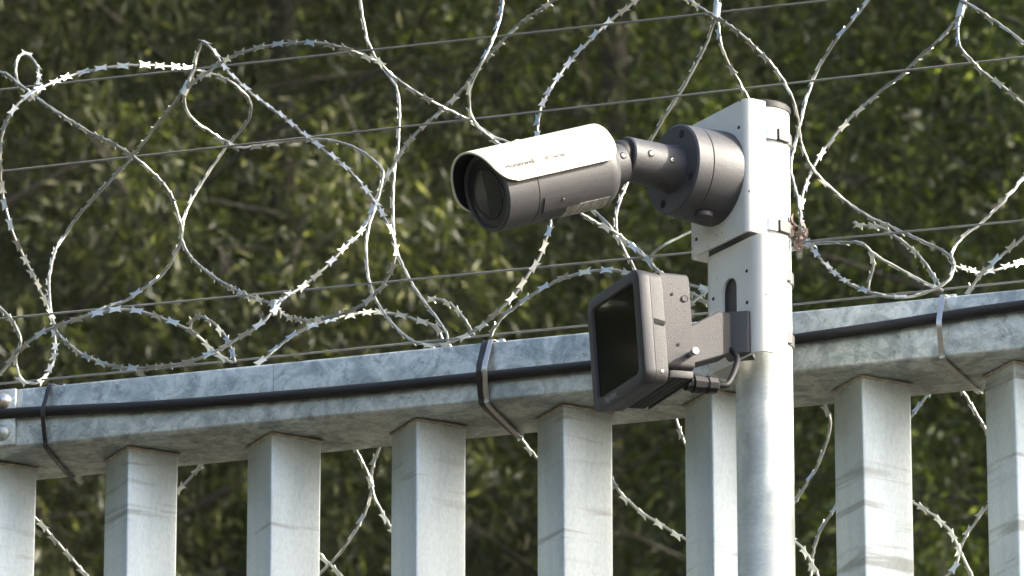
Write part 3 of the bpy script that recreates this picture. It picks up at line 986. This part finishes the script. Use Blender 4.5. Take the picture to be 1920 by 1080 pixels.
for lab, pts, dep in (
        ('razor wire slanting down through the far left gap below the rail', [(40, 945), (68, 973), (111, 1021), (163, 1080), (190, 1115)], [0.16, 0.2]),
        ('dull razor wire stub in the second gap below the rail', [(330, 925), (339, 915), (381, 867), (410, 830)], [0.22, 0.2]),
        ('twisted razor wire crossing the third gap below the rail', [(655, 825), (667, 843), (691, 891), (704, 936), (730, 984), (755, 1015)], [0.14, 0.15]),
        ('dull razor wire curving down the third gap to its lower left', [(724, 810), (713, 835), (698, 880), (696, 924), (681, 970), (644, 1028), (600, 1076), (580, 1095)], [0.2, 0.22, 0.22]),
        ('bright razor wire end at the bottom of the third gap', [(575, 1010), (600, 1039), (622, 1061), (650, 1092)], [0.15, 0.15]),
        ('razor wire end below the middle tie', [(960, 803), (967, 811), (985, 832), (1010, 862)], [0.125, 0.14]),
        ('razor wire sagging across the gap left of the pole', [(1120, 862), (1148, 902), (1167, 928), (1207, 963), (1244, 987), (1290, 1014)], [0.16, 0.15]),
        ('tiny razor wire end below the illuminator', [(1258, 760), (1267, 784), (1285, 836)], [0.17, 0.17]),
        ('barbed razor wire hanging in the gap right of the pole', [(1543, 755), (1546, 764), (1557, 787), (1551, 824), (1535, 869), (1513, 906), (1485, 950)], [0.14, 0.17]),
        ('razor wire low in the gap right of the pole', [(1470, 1000), (1490, 1015), (1513, 1039), (1540, 1095)], [0.15, 0.15]),
        ('blurred razor wire beside the bar right of the pole', [(1575, 940), (1561, 961), (1538, 995), (1524, 1043), (1520, 1095)], [0.26, 0.28]),
        ('razor wire falling from left to right in the rightmost gap', [(1690, 930), (1714, 943), (1753, 969), (1783, 998), (1798, 1028), (1813, 1061), (1830, 1100)], [0.15, 0.14]),
        ('razor wire rising from the crossing in the rightmost gap', [(1875, 925), (1851, 950), (1820, 991), (1801, 1028), (1790, 1065), (1760, 1095)], [0.16, 0.15]),
        ('razor wire with two bright barbs high in the rightmost gap', [(1795, 715), (1807, 735), (1827, 769), (1860, 825)], [0.13, 0.15]),
        ('faint razor wire stub high in the rightmost gap', [(1755, 720), (1738, 743), (1705, 785)], [0.24, 0.24])):
    razor(lab, pts, dep, True, 0.3 + 0.2 * (len(pts) % 3), 'razor wire below the rail')

# wire clips where strands are crimped together
clip_mesh = lathe('wire_clip', [(-0.008, 0.0030), (-0.0074, 0.0040), (0.0074, 0.0040), (0.008, 0.0030)], 12)
for lab, px, py, y, nx, ny in (('bright crimp clip joining razor wires below the left peak', 349, 166, 0.045, 15, 30), ('crimp clip joining razor wires over the left part of the rail', 515, 577, 0.03, 4, 25),
                               ('crimp clip at the top where razor wires cross above the bracket', 1344, 20, 0.03, 3, 25), ('crimp clip in the upper left where the ring meets the wires', 62, 177, 0.03, 15, 12),
                               ('crimp clip by the top right corner', 1803, 16, 0.06, 8, 25)):
    p, q = on_y(px, py, y), on_y(px + nx, py - ny, y)
    t = (q - p).normalized()
    s = t.orthogonal().normalized()
    m = Matrix((t, s, t.cross(s))).transposed().to_4x4()
    m.translation = p
    c = link('wire_clip', clip_mesh, M_STEEL, None, m)
    tag(c, lab, 'clip', 'razor wire clips')

# ------------------------------------------------------------------ pole
pb = on_y(1436.5, 1000, -0.155)
PX, PY, PR = pb.x, pb.y, 0.0272
ZTOP = z_on(PX, PY - PR * 0.9, 200)
pole = empty('camera_pole', T(PX, PY, 0))
tag(pole, 'round galvanised steel pole standing in front of the fence and carrying both devices', 'pole')
RX90 = Matrix.Rotation(-math.pi / 2, 4, 'Y')     # lathe axis x -> z
link('tube', lathe('tube', [(-0.3, PR), (ZTOP, PR)], 64), M_POLE, pole, RX90)
link('base_plate', box_mesh('base_plate', -0.1, 0.1, -0.1, 0.1, 0.0, 0.012, 0.002, 1), M_POLE, pole)
link('cap', lathe('cap', [(ZTOP - 0.0005, PR + 0.0012), (ZTOP + 0.0045, PR + 0.0014), (ZTOP + 0.0062, PR), (ZTOP + 0.0068, PR * 0.6)], 48), M_CAP, pole, RX90)
for py in (253, 424, 513, 630):
    z = z_on(PX + PR * 0.6, PY - PR * 0.7, py)
    st = link('strap', lathe('strap', [(z - 0.0055, PR + 0.0001), (z - 0.0055, PR + 0.0022), (z + 0.0055, PR + 0.0022), (z + 0.0055, PR + 0.0001)], 64, False), M_STEEL, pole, RX90)
    bm_ = box_mesh('buckle', -0.002, 0.0022, -0.0075, 0.0075, -0.0062, 0.0062, 0.0008, 1)
    fr = frame(44, Vector((0, 0, z)))
    fr.translation = fr.translation + facing(44) * (PR + 0.0012)
    link('buckle', bm_, M_BUCKLE, st, RX90.inverted() @ fr)


# ------------------------------------------------------------------ pole brackets
def channel(name, d, w, depth, th, rb, z0, z1):
    outer = [(d - depth, -w / 2)] + [(d - rb + rb * math.sin(t), -w / 2 + rb - rb * math.cos(t)) for t in np.linspace(0, math.pi / 2, 7)]
    outer += [(d - rb + rb * math.cos(t), w / 2 - rb + rb * math.sin(t)) for t in np.linspace(0, math.pi / 2, 7)] + [(d - depth, w / 2)]
    ri = rb - th
    inner = [(d - depth, -w / 2 + th)] + [(d - rb + ri * math.sin(t), -w / 2 + rb - ri * math.cos(t)) for t in np.linspace(0, math.pi / 2, 7)]
    inner += [(d - rb + ri * math.cos(t), w / 2 - rb + ri * math.sin(t)) for t in np.linspace(0, math.pi / 2, 7)] + [(d - depth, w / 2 - th)]
    n = len(outer)
    v = [(x, y, z) for z in (z0, z1) for x, y in outer + inner]
    f = []
    for i in range(n - 1):
        f += [(i, i + 1, i + 1 + 2 * n, i + 2 * n), (n + i, n + i + 2 * n, n + i + 1 + 2 * n, n + i + 1),
              (i, n + i, n + i + 1, i + 1), (i + 2 * n, i + 1 + 2 * n, n + i + 1 + 2 * n, n + i + 2 * n)]
    f += [(0, 2 * n, 3 * n, n), (n - 1, 2 * n - 1, 4 * n - 1, 3 * n - 1)]
    return autosmooth(mesh(name, v, f), 30)


A_BR = -57.0
UP_D, UP_W = 0.052, 0.100
fu = frame(A_BR, Vector((PX, PY, 0)))


def z_bracket(d, s, py, a=A_BR, sh=0.0):
    p = Vector((PX, PY, 0)) + facing(a) * d + facing(a + 90) * s
    return z_on(p.x, p.y, py)


zu1, zu0 = z_bracket(UP_D, UP_W / 2, 182), z_bracket(UP_D, UP_W / 2, 431)
upper = empty('pole_bracket', T(0, 0, zu0) @ fu)
tag(upper, 'upper cream white folded steel bracket on the pole behind the bullet camera mount', 'bracket', 'pole brackets')
link('channel', channel('channel', UP_D, UP_W, 0.022, 0.0028, 0.008, 0, zu1 - zu0), M_WHITE, upper)
link('saddle_filler', box_mesh('saddle_filler', 0.0275, UP_D - 0.0035, -0.036, 0.036, 0.006, zu1 - zu0 - 0.006, 0.001, 1), M_BEZEL, upper)  # filler block added so the gap behind the channel shows dark
hole_mesh = lathe('hole', [(0, 0.0018), (0.0004, 0.0018)], 14)
for y, zf in ((0.037, 0.80), (0.037, 0.36), (-0.036, 0.30), (-0.036, 0.12)):
    link('hole', hole_mesh, M_HOLE_SHADE, upper, T(UP_D, y, zf * (zu1 - zu0)))
LO_D, LO_S, LO_W = 0.044, 0.0090, 0.094
zl1 = zu0 - 0.003
zl0 = z_bracket(LO_D, LO_S + LO_W / 2, 655)
lower = empty('pole_bracket', T(0, 0, zl0) @ fu)
tag(lower, 'lower cream white folded steel bracket with a tall slot holding the square illuminator', 'bracket', 'pole brackets')
ch = channel('channel', LO_D, LO_W, 0.032, 0.0028, 0.013, 0, zl1 - zl0)
for v in ch.vertices:
    v.co.y += LO_S
HL = zl1 - zl0
sl = []
for t in np.linspace(0, math.pi, 13):
    sl.append((0.007 + 0.0118 * math.cos(t), HL * 0.63 + 0.0118 * math.sin(t)))
sl += [(-0.0048, HL * 0.16), (0.0188, HL * 0.16)]
ch = cut(ch, prism('slotcut', sl, 'x', LO_D - 0.008, LO_D + 0.01))
link('channel', ch, M_WHITE, lower)
link('saddle_filler', box_mesh('saddle_filler', 0.0275, LO_D - 0.0035, -0.022, 0.022, 0.030, HL - 0.002, 0.001, 1), M_BEZEL, lower)  # same added filler, hides the lit pole behind the lower channel
for y, zf in ((0.036, 0.72), (0.036, 0.45), (-0.02, 0.62), (-0.022, 0.30)):
    link('hole', hole_mesh, M_HOLE_SHADE, lower, T(LO_D, y, zf * HL))

# ------------------------------------------------------------------ bullet camera
zc = (zu0 + zu1) / 2 - 0.001
mount_o = Vector((PX, PY, zc)) + facing(A_BR) * (UP_D + 0.0003)
cam_root = empty('bullet_camera', frame(A_BR, mount_o))
tag(cam_root, 'grey bullet security camera with a white sunshield on the upper pole bracket', 'security camera')
base = link('mount_base', lathe('mount_base', [(0, 0.0462), (0.002, 0.0464), (0.033, 0.0446), (0.0338, 0.0439), (0.0346, 0.0446), (0.0498, 0.0440), (0.0515, 0.0422)], 72), M_GREY, cam_root)
hm = lathe('screw_hole', [(0, 0.0042), (0.0004, 0.0042)], 16)
for ang in (62, 152, 242, 332):
    link('screw_hole', hm, M_HOLE_SHADE, base, T(0.0514, 0.0346 * math.cos(RAD(ang)), 0.0346 * math.sin(RAD(ang))))
link('drain_plug', lathe('drain_plug', [(0, 0.009), (0.004, 0.0088), (0.005, 0.006)], 20), M_GREY, base, T(0.024, 0.012, -0.0432) @ Matrix.Rotation(RAD(90), 4, 'Y') @ T(0, 0, 0))
arm = link('mount_arm', lathe('mount_arm', [(0.0510, 0.0240), (0.055, 0.0228), (0.063, 0.0216), (0.106, 0.0210), (0.1075, 0.0200)], 48), M_GREY, cam_root)
scr = lathe('screw', [(0, 0.0025), (0.0007, 0.0025), (0.0010, 0.0019)], 18)
scr_ring = lathe('screw_recess', [(0, 0.0044), (0.0003, 0.0044)], 20)
scr_hex = lathe('hex_socket', [(0, 0.0011), (0.0003, 0.0011)], 6)


def screw_at(parent, m):
    r = link('screw_recess', scr_ring, M_HOLE_SHADE, parent, m)
    s = link('screw', scr, M_SCREW, parent, m @ T(0.0002, 0, 0))
    link('hex_socket', scr_hex, M_HOLE_SHADE, s, T(0.0010, 0, 0))
    return s


def radial(x, ang, r):              # frame on a cylinder about local x, local x pointing outwards
    t = RAD(ang)
    out = Vector((0, math.cos(t), math.sin(t)))
    ax = Vector((1, 0, 0))
    m = Matrix((out, ax, out.cross(ax))).transposed().to_4x4()
    m.translation = out * r + Vector((x, 0, 0))
    return m


for x, ang in ((0.066, 0), (0.0905, 4)):
    screw_at(arm, radial(x, ang, 0.0212) @ Matrix.Scale(0.8, 4))
pivot_l = Vector((0.112, 0, -0.0062))
link('ball_joint', lathe('ball_joint', [(0.1050, 0.0150)] + [(0.112 + 0.0165 * math.sin(t), 0.0165 * math.cos(t)) for t in np.linspace(-0.35, 1.3, 9)], 32), M_BLACK, cam_root)
# the swivelling body
A_BODY, EL_BODY = -61.0, -21.2
pivot_w = cam_root.matrix_world @ pivot_l
body_m = cam_root.matrix_world.inverted() @ frame(A_BODY, pivot_w, EL_BODY)
LB, RB, RS = 0.136, 0.0372, 0.0424
X0 = 0.019
link('neck', lathe('neck', [(-0.0010, 0.0175), (0.0005, 0.0200), (0.0120, 0.0205), (0.0140, 0.0205), (0.017, 0.0225), (X0 + 0.004, 0.0235)], 48), M_GREY, cam_root, body_m)
prof = [(X0 - 0.004, 0.012), (X0 - 0.003, 0.024)] + [(X0 + 0.016 * (1 - math.cos(t)), 0.024 + (RB - 0.024) * math.sin(t)) for t in np.linspace(0.15, math.pi / 2, 9)]
XF = X0 + LB
prof += [(XF - 0.036, RB), (XF - 0.0358, RB - 0.0006), (XF - 0.0352, RB - 0.0006), (XF - 0.035, RB), (XF - 0.002, RB), (XF, RB - 0.0015), (XF, RB - 0.0035), (XF - 0.003, RB - 0.0045), (XF - 0.0035, 0.010)]
body = link('body', lathe('body', prof, 72), M_GREY, cam_root, body_m)
link('front_bezel', lathe('front_bezel', [(XF - 0.0033, 0.0332), (XF - 0.0022, 0.0330), (XF - 0.0020, 0.0248), (XF - 0.0030, 0.0244)], 64, False), M_LENSRIM, body)
link('lens_seal', lathe('lens_seal', [(XF - 0.0022, 0.0249), (XF - 0.0012, 0.0246), (XF - 0.0012, 0.0226), (XF - 0.0022, 0.0223)], 64, False), M_BLACK, body)
link('lens_window', lathe('lens_window', [(XF - 0.0024, 0.0224), (XF - 0.0016, 0.0220), (XF - 0.0012, 0.012), (XF - 0.0010, 0.0005)], 56, False), M_GLASS, body)
sens = prism('sensor_window', [(0.0125 * math.cos(t) * 0.34, 0.0125 * math.sin(t)) for t in np.linspace(0, 2 * math.pi, 20, endpoint=False)], 'x', 0, 0.0008)
link('sensor_window', sens, M_GLASS, body, T(XF - 0.0021, 0.0262, -0.010) @ Matrix.Rotation(RAD(14), 4, 'X'))
# sunshield: half pipe of sheet with rounded front corners
sv, sf = [], []
NS, NX = 40, 34
TS = 0.0019
XS0 = X0 + 0.0035
for layer, r in ((0, RS), (1, RS - TS)):
    for i in range(NS + 1):
        g = -1.80 + 3.43 * i / NS
        ed = max(0.0, (abs(g + 0.085) - 1.21) / 0.51)
        xf = XF + 0.0058 + 0.0078 * math.cos(g) - 0.020 * (1 - math.sqrt(max(0, 1 - ed ** 2.2)))
        xr = XS0 + 0.004 * (1 - math.cos(g)) + 0.010 * (1 - math.sqrt(max(0, 1 - ed ** 2.5)))
        for k in range(NX + 1):
            x = xr + (xf - xr) * k / NX
            sv.append((x, r * math.sin(g), r * math.cos(g)))
W_ = NX + 1
O_ = (NS + 1) * W_
for i in range(NS):
    for k in range(NX):
        a = i * W_ + k
        sf.append((a, a + 1, a + W_ + 1, a + W_))
        sf.append((O_ + a, O_ + a + W_, O_ + a + W_ + 1, O_ + a + 1))
    for k in (0, NX):
        a = i * W_ + k
        sf.append((a, a + W_, O_ + a + W_, O_ + a))
for i in (0, NS):
    for k in range(NX):
        a = i * W_ + k
        sf.append((a, a + 1, O_ + a + 1, O_ + a))
shield = link('sunshield', autosmooth(mesh('sunshield', sv, sf), 40), M_SHIELD, cam_root, body_m)
link('shield_screw', lathe('shield_screw', [(0, 0.0035), (0.0012, 0.0033), (0.0018, 0.002)], 16), M_SHIELD, shield, radial(X0 + 0.085, 90, RS - 0.0003))


# dark sheet painting the shade on the inner side of the shield
lv = [(x - 0.0012, y * 0.988, z * 0.988) for x, y, z in sv[O_:]]
lf = [(i * W_ + k, i * W_ + k + 1, (i + 1) * W_ + k + 1, (i + 1) * W_ + k) for i in range(NS) for k in range(NX)]
link('shield_inner_shade', mesh('shield_inner_shade', lv, lf, True), M_LENSRIM, shield)


def wrap_text(body_txt, size, x_start, ang, mat, parent, r):
    m = text_mesh(body_txt, size, 0.00022)
    for v in m.vertices:
        # reading direction runs from the front of the shield to its rear
        x, y = v.co.x, v.co.y
        t = RAD(ang) + y / r
        v.co = Vector((x_start - x, (r + 0.00025) * math.cos(t), (r + 0.00025) * math.sin(t)))
    return link('lettering', m, mat, parent)


wrap_text('Honeywell', 0.0078, XF - 0.0030, 14.5, M_PRINT, shield, RS)
wrap_text('| 30 Series', 0.0066, XF - 0.0440, 15.0, M_PRINT2, shield, RS)
# side cover with a screw, type label underneath
def curved_patch(name, x0, x1, a0, a1, r, th):
    n = 10
    v = []
    for rr_ in (r, r + th):
        for i in range(n + 1):
            t = RAD(a0 + (a1 - a0) * i / n)
            v += [(x0, rr_ * math.cos(t), rr_ * math.sin(t)), (x1, rr_ * math.cos(t), rr_ * math.sin(t))]
    o = 2 * (n + 1)
    f = []
    for i in range(n):
        a = 2 * i
        f += [(a, a + 1, a + 3, a + 2), (o + a, o + a + 2, o + a + 3, o + a + 1), (a, a + 2, o + a + 2, o + a), (a + 1, o + a + 1, o + a + 3, a + 3)]
    f += [(0, o, o + 1, 1), (2 * n, 2 * n + 1, o + 2 * n + 1, o + 2 * n)]
    return autosmooth(mesh(name, v, f), 35)


cov = link('side_cover', curved_patch('side_cover', X0 + 0.052, X0 + 0.095, -60, -36, RB - 0.001, 0.0019), M_GREY, body)
screw_at(cov, radial(X0 + 0.0735, -44, RB + 0.0009) @ Matrix.Scale(0.62, 4))
link('cover_groove', curved_patch('cover_groove', X0 + 0.0505, X0 + 0.0965, -36, -34.6, RB - 0.001, 0.0012), M_SEAM, body)
M_LABEL = label_material()
link('type_label', curved_patch('type_label', X0 + 0.016, X0 + 0.066, -96, -60, RB - 0.001, 0.0014), M_LABEL, body)
screw_at(cam_root.children[4], radial(0.0085, 6, 0.0203)) if False else None
for o in list(cam_root.children):
    if o.name.startswith('neck'):
        screw_at(o, radial(0.0075, 8, 0.0202) @ Matrix.Scale(0.8, 4))

# ------------------------------------------------------------------ square illuminator
blk_c = Vector((PX, PY, 0)) + facing(A_BR) * (LO_D + 0.002) + facing(A_BR + 90) * (LO_S + 0.016)
blk_z = z_on(blk_c.x, blk_c.y, 631)
A_IL, EL_IL = -65.0, -4.0
back_w = Vector((blk_c.x, blk_c.y, blk_z)) + facing(-63) * 0.0745
zb_ = z_on(back_w.x, back_w.y, 647)
il = empty('infrared_illuminator', frame(A_IL, Vector((back_w.x, back_w.y, zb_)), EL_IL))
tag(il, 'square grey infrared illuminator with a black glass front on the lower bracket', 'illuminator')
SQ = 0.0565


def rounded_sq(h, r, n=6, hz=None, zoff=0.0):
    hz = hz or h
    pts = []
    for sx, sz, a0 in ((1, 1, 0), (-1, 1, 90), (-1, -1, 180), (1, -1, 270)):
        for k in range(n + 1):
            t = RAD(a0 + 90 * k / n)
            pts.append((sx * (h - r) + r * math.cos(t), sz * (hz - r) + r * math.sin(t) + zoff))
    return pts


def loft(name, rings, close_first=True, close_last=True):
    n = len(rings[0][1])
    v = [(x, a, b) for x, pts in rings for a, b in pts]
    f = []
    for i in range(len(rings) - 1):
        for k in range(n):
            a, b = i * n + k, i * n + (k + 1) % n
            f.append((a, b, b + n, a + n))
    if close_first:
        f.append(tuple(range(n)))
    if close_last:
        f.append(tuple(range((len(rings) - 1) * n, len(rings) * n)))
    return autosmooth(mesh(name, v, f), 34)


XB, XR, XFR = 0.0, 0.031, 0.0575
z_up = 0.006
hs = loft('housing', [(XB, rounded_sq(0.0475, 0.004, 4, 0.0455, z_up + 0.002)), (XB + 0.0015, rounded_sq(0.049, 0.005, 4, 0.047, z_up + 0.002)), (XR, rounded_sq(0.0500, 0.006, 4, 0.0475, z_up + 0.002))])
housing = link('housing', hs, M_PANEL, il)
rim = loft('rim', [(XR, rounded_sq(SQ - 0.0035, 0.010)), (XR + 0.002, rounded_sq(SQ - 0.0025, 0.011)), (XR + 0.0135, rounded_sq(SQ - 0.0015, 0.012)), (XR + 0.0142, rounded_sq(SQ - 0.0022, 0.012))])
link('rim', rim, M_PANEL, il)
bez = loft('bezel', [(XR + 0.0142, rounded_sq(SQ - 0.001, 0.012)), (XFR - 0.004, rounded_sq(SQ, 0.013)), (XFR - 0.0012, rounded_sq(SQ - 0.0010, 0.013)), (XFR, rounded_sq(SQ - 0.004, 0.012)),
                     (XFR, rounded_sq(SQ - 0.0115, 0.006)), (XFR - 0.003, rounded_sq(SQ - 0.0125, 0.006)), (XR + 0.016, rounded_sq(SQ - 0.0125, 0.006))], True, False)
bezel = link('bezel', bez, M_BEZEL, il)
link('glass_window', loft('glass_window', [(XFR - 0.0040, rounded_sq(SQ - 0.0122, 0.006)), (XFR - 0.0026, rounded_sq(SQ - 0.0122, 0.006))]), M_PANELGLASS, il)
tm = text_mesh('raytec', 0.0105)
for v in tm.vertices:
    v.co = Vector((XFR + 0.0002, v.co.x - 0.030, v.co.y - SQ + 0.0035))
link('lettering', tm, M_PRINTW, bezel)
# cooling block and fins under the housing
link('driver_box', box_mesh('driver_box', 0.002, XR - 0.004, -0.046, 0.0475, -SQ + 0.009, -0.0400, 0.0015, 2), M_PANEL, il)
for k in range(6):
    xk = 0.0015 + k * 0.0062
    link('fin', box_mesh('fin', xk, xk + 0.0022, -0.047, 0.0465, -SQ + 0.0072, -SQ + 0.0092, 0.0004, 1), M_BLACK, il)
link('fin_plate', box_mesh('fin_plate', 0.006, XR + 0.012, -0.050, 0.050, -SQ + 0.0078, -SQ + 0.0088, 0.0006, 1), M_BLACK, il)
YS = 0.0497
for x, z, r in ((0.020, 0.033, 0.0016), (0.0065, 0.030, 0.0033), (0.017, -0.016, 0.0016)):
    link('hole', lathe('hole', [(0, r), (0.0003, r)], 16), M_HOLE_SHADE, housing, T(x, YS + 0.0002, z) @ Matrix.Rotation(RAD(90), 4, 'Z'))
link('washer', lathe('washer', [(0, 0.0026), (0.0004, 0.0026)], 16), M_PANEL, housing, T(0.0072, YS + 0.0005, 0.0296) @ Matrix.Rotation(RAD(90), 4, 'Z'))
knob = link('thumb_screw', lathe('thumb_screw', [(0, 0.0028), (0.008, 0.0028), (0.0085, 0.0036), (0.0125, 0.0036), (0.013, 0.0030)], 20), M_SCREW, housing, T(0.0052, YS - 0.001, -0.0245) @ Matrix.Rotation(RAD(90), 4, 'Z'))
link('notch', prism('notch', [(XR + 0.0005, 0.004), (XR + 0.012, 0.0065), (XR + 0.012, 0.0015), (XR + 0.0015, 0.0005)], 'y', SQ - 0.004, SQ - 0.0012), M_HOLE_SHADE, il)
link('rim_screw', lathe('rim_screw', [(0, 0.0014), (0.0006, 0.0012)], 12), M_SCREW, il, T(XR + 0.007, SQ - 0.0022, -SQ + 0.012) @ Matrix.Rotation(RAD(90), 4, 'Z'))
# swivel arm to the bracket
blkf = frame(-14, Vector((blk_c.x, blk_c.y, blk_z)))
inv = il.matrix_world.inverted()
pivot = link('swivel_block', box_mesh('swivel_block', -0.012, 0.0135, -0.0130, 0.0130, -0.0205, 0.0205, 0.0030, 3, True), M_GREY, il, inv @ blkf)
armf = frame(-63, Vector((blk_c.x, blk_c.y, blk_z)))
ap = [(0.008, 0.0195), (0.026, 0.0195), (0.072, -0.0105), (0.084, -0.0125), (0.084, -0.0445), (0.070, -0.0440), (0.010, -0.0195)]
link('swivel_arm', prism('swivel_arm', ap, 'y', -0.024, 0.0065, 0.0012, 1), M_PANEL, il, inv @ armf)
# cable gland and flying lead
g0 = Matrix.Translation((0.002, 0.030, -SQ + 0.010)) @ Matrix.Rotation(math.pi, 4, 'Z')
gland = link('cable_gland', lathe('cable_gland', [(0, 0.0072), (0.006, 0.0072), (0.007, 0.0090), (0.016, 0.0090), (0.017, 0.0078), (0.021, 0.0078), (0.022, 0.0088), (0.031, 0.0082), (0.034, 0.0045)], 10), M_BLACK, il, g0)
gend = il.matrix_world @ g0 @ Vector((0.033, 0, 0))
lead_end = Vector((blk_c.x, blk_c.y, blk_z)) + facing(A_BR) * 0.012 + facing(A_BR + 90) * 0.004 + Vector((0, 0, -0.016))
lead = [gend, gend - facing(-65) * 0.012 + Vector((0, 0, 0.004)), gend.lerp(lead_end, 0.62) - facing(-65) * 0.012 + Vector((0, 0, 0.004)), lead_end]
lp = [inv @ p for p in spline(lead, 0.004)]
link('lead', tube('lead', lp, 0.0030, 10), M_BLACK, il)

# ------------------------------------------------------------------ dried plant caught on the pole strap
sr_ = random.Random(21)
sc_o = Vector((PX, PY, z_on(PX, PY, 447))) + facing(80) * (PR + 0.001)
seed = empty('dried_plant', T(*sc_o))
tag(seed, 'small dried brown plant tuft caught on the right side of the pole', 'dried plant')
ends_ = [Vector((0.010, -0.002, 0.004)), Vector((0.013, -0.002, 0.000)), Vector((0.009, -0.003, -0.009)), Vector((0.006, -0.004, -0.014)), Vector((0.012, -0.004, -0.005)), Vector((-0.001, -0.003, 0.008)), Vector((0.001, -0.003, 0.014)), Vector((0.0, -0.006, 0.004))]
for e_ in ends_:
    link('stalk', tube('stalk', spline([Vector((-0.001, 0, -0.001)), e_ * 0.5 + Vector((0, 0, 0.002)), e_], 0.003), 0.0006, 5), M_SEED, seed)
    vv = []
    ff = []
    for q in range(7):
        c_ = e_ + Vector((sr_.gauss(0, 0.0022), sr_.gauss(0, 0.0018), sr_.gauss(0, 0.0022)))
        pts_ = [c_ + Vector((sr_.gauss(0, 0.0024), sr_.gauss(0, 0.002), sr_.gauss(0, 0.0026))) for _ in range(4)]
        o_ = len(vv)
        vv += pts_
        ff += [(o_, o_ + 1, o_ + 2), (o_, o_ + 2, o_ + 3), (o_, o_ + 3, o_ + 1), (o_ + 1, o_ + 3, o_ + 2)]
    link('seed_head', mesh('seed_head', vv, ff), M_SEED, seed)


# ------------------------------------------------------------------ thin haze volume, added to lift the dark gaps in the trees
hz = bpy.data.materials.new('veil_haze')
hz.use_nodes = True
hn = hz.node_tree.nodes
hn.remove(hn['Principled BSDF'])
pv = hn.new('ShaderNodeVolumePrincipled')
pv.inputs['Color'].default_value = (0.95, 0.97, 0.88, 1)
pv.inputs['Density'].default_value = 0.0002
hz.node_tree.links.new(pv.outputs[0], hn['Material Output'].inputs['Volume'])
haze = link('haze', box_mesh('haze', -260, 260, -260, 260, -1.6, 24.5), hz)
haze['kind'] = 'stuff'
haze['label'] = 'thin pale haze added to lift the dark gaps in the trees'
haze['category'] = 'haze'
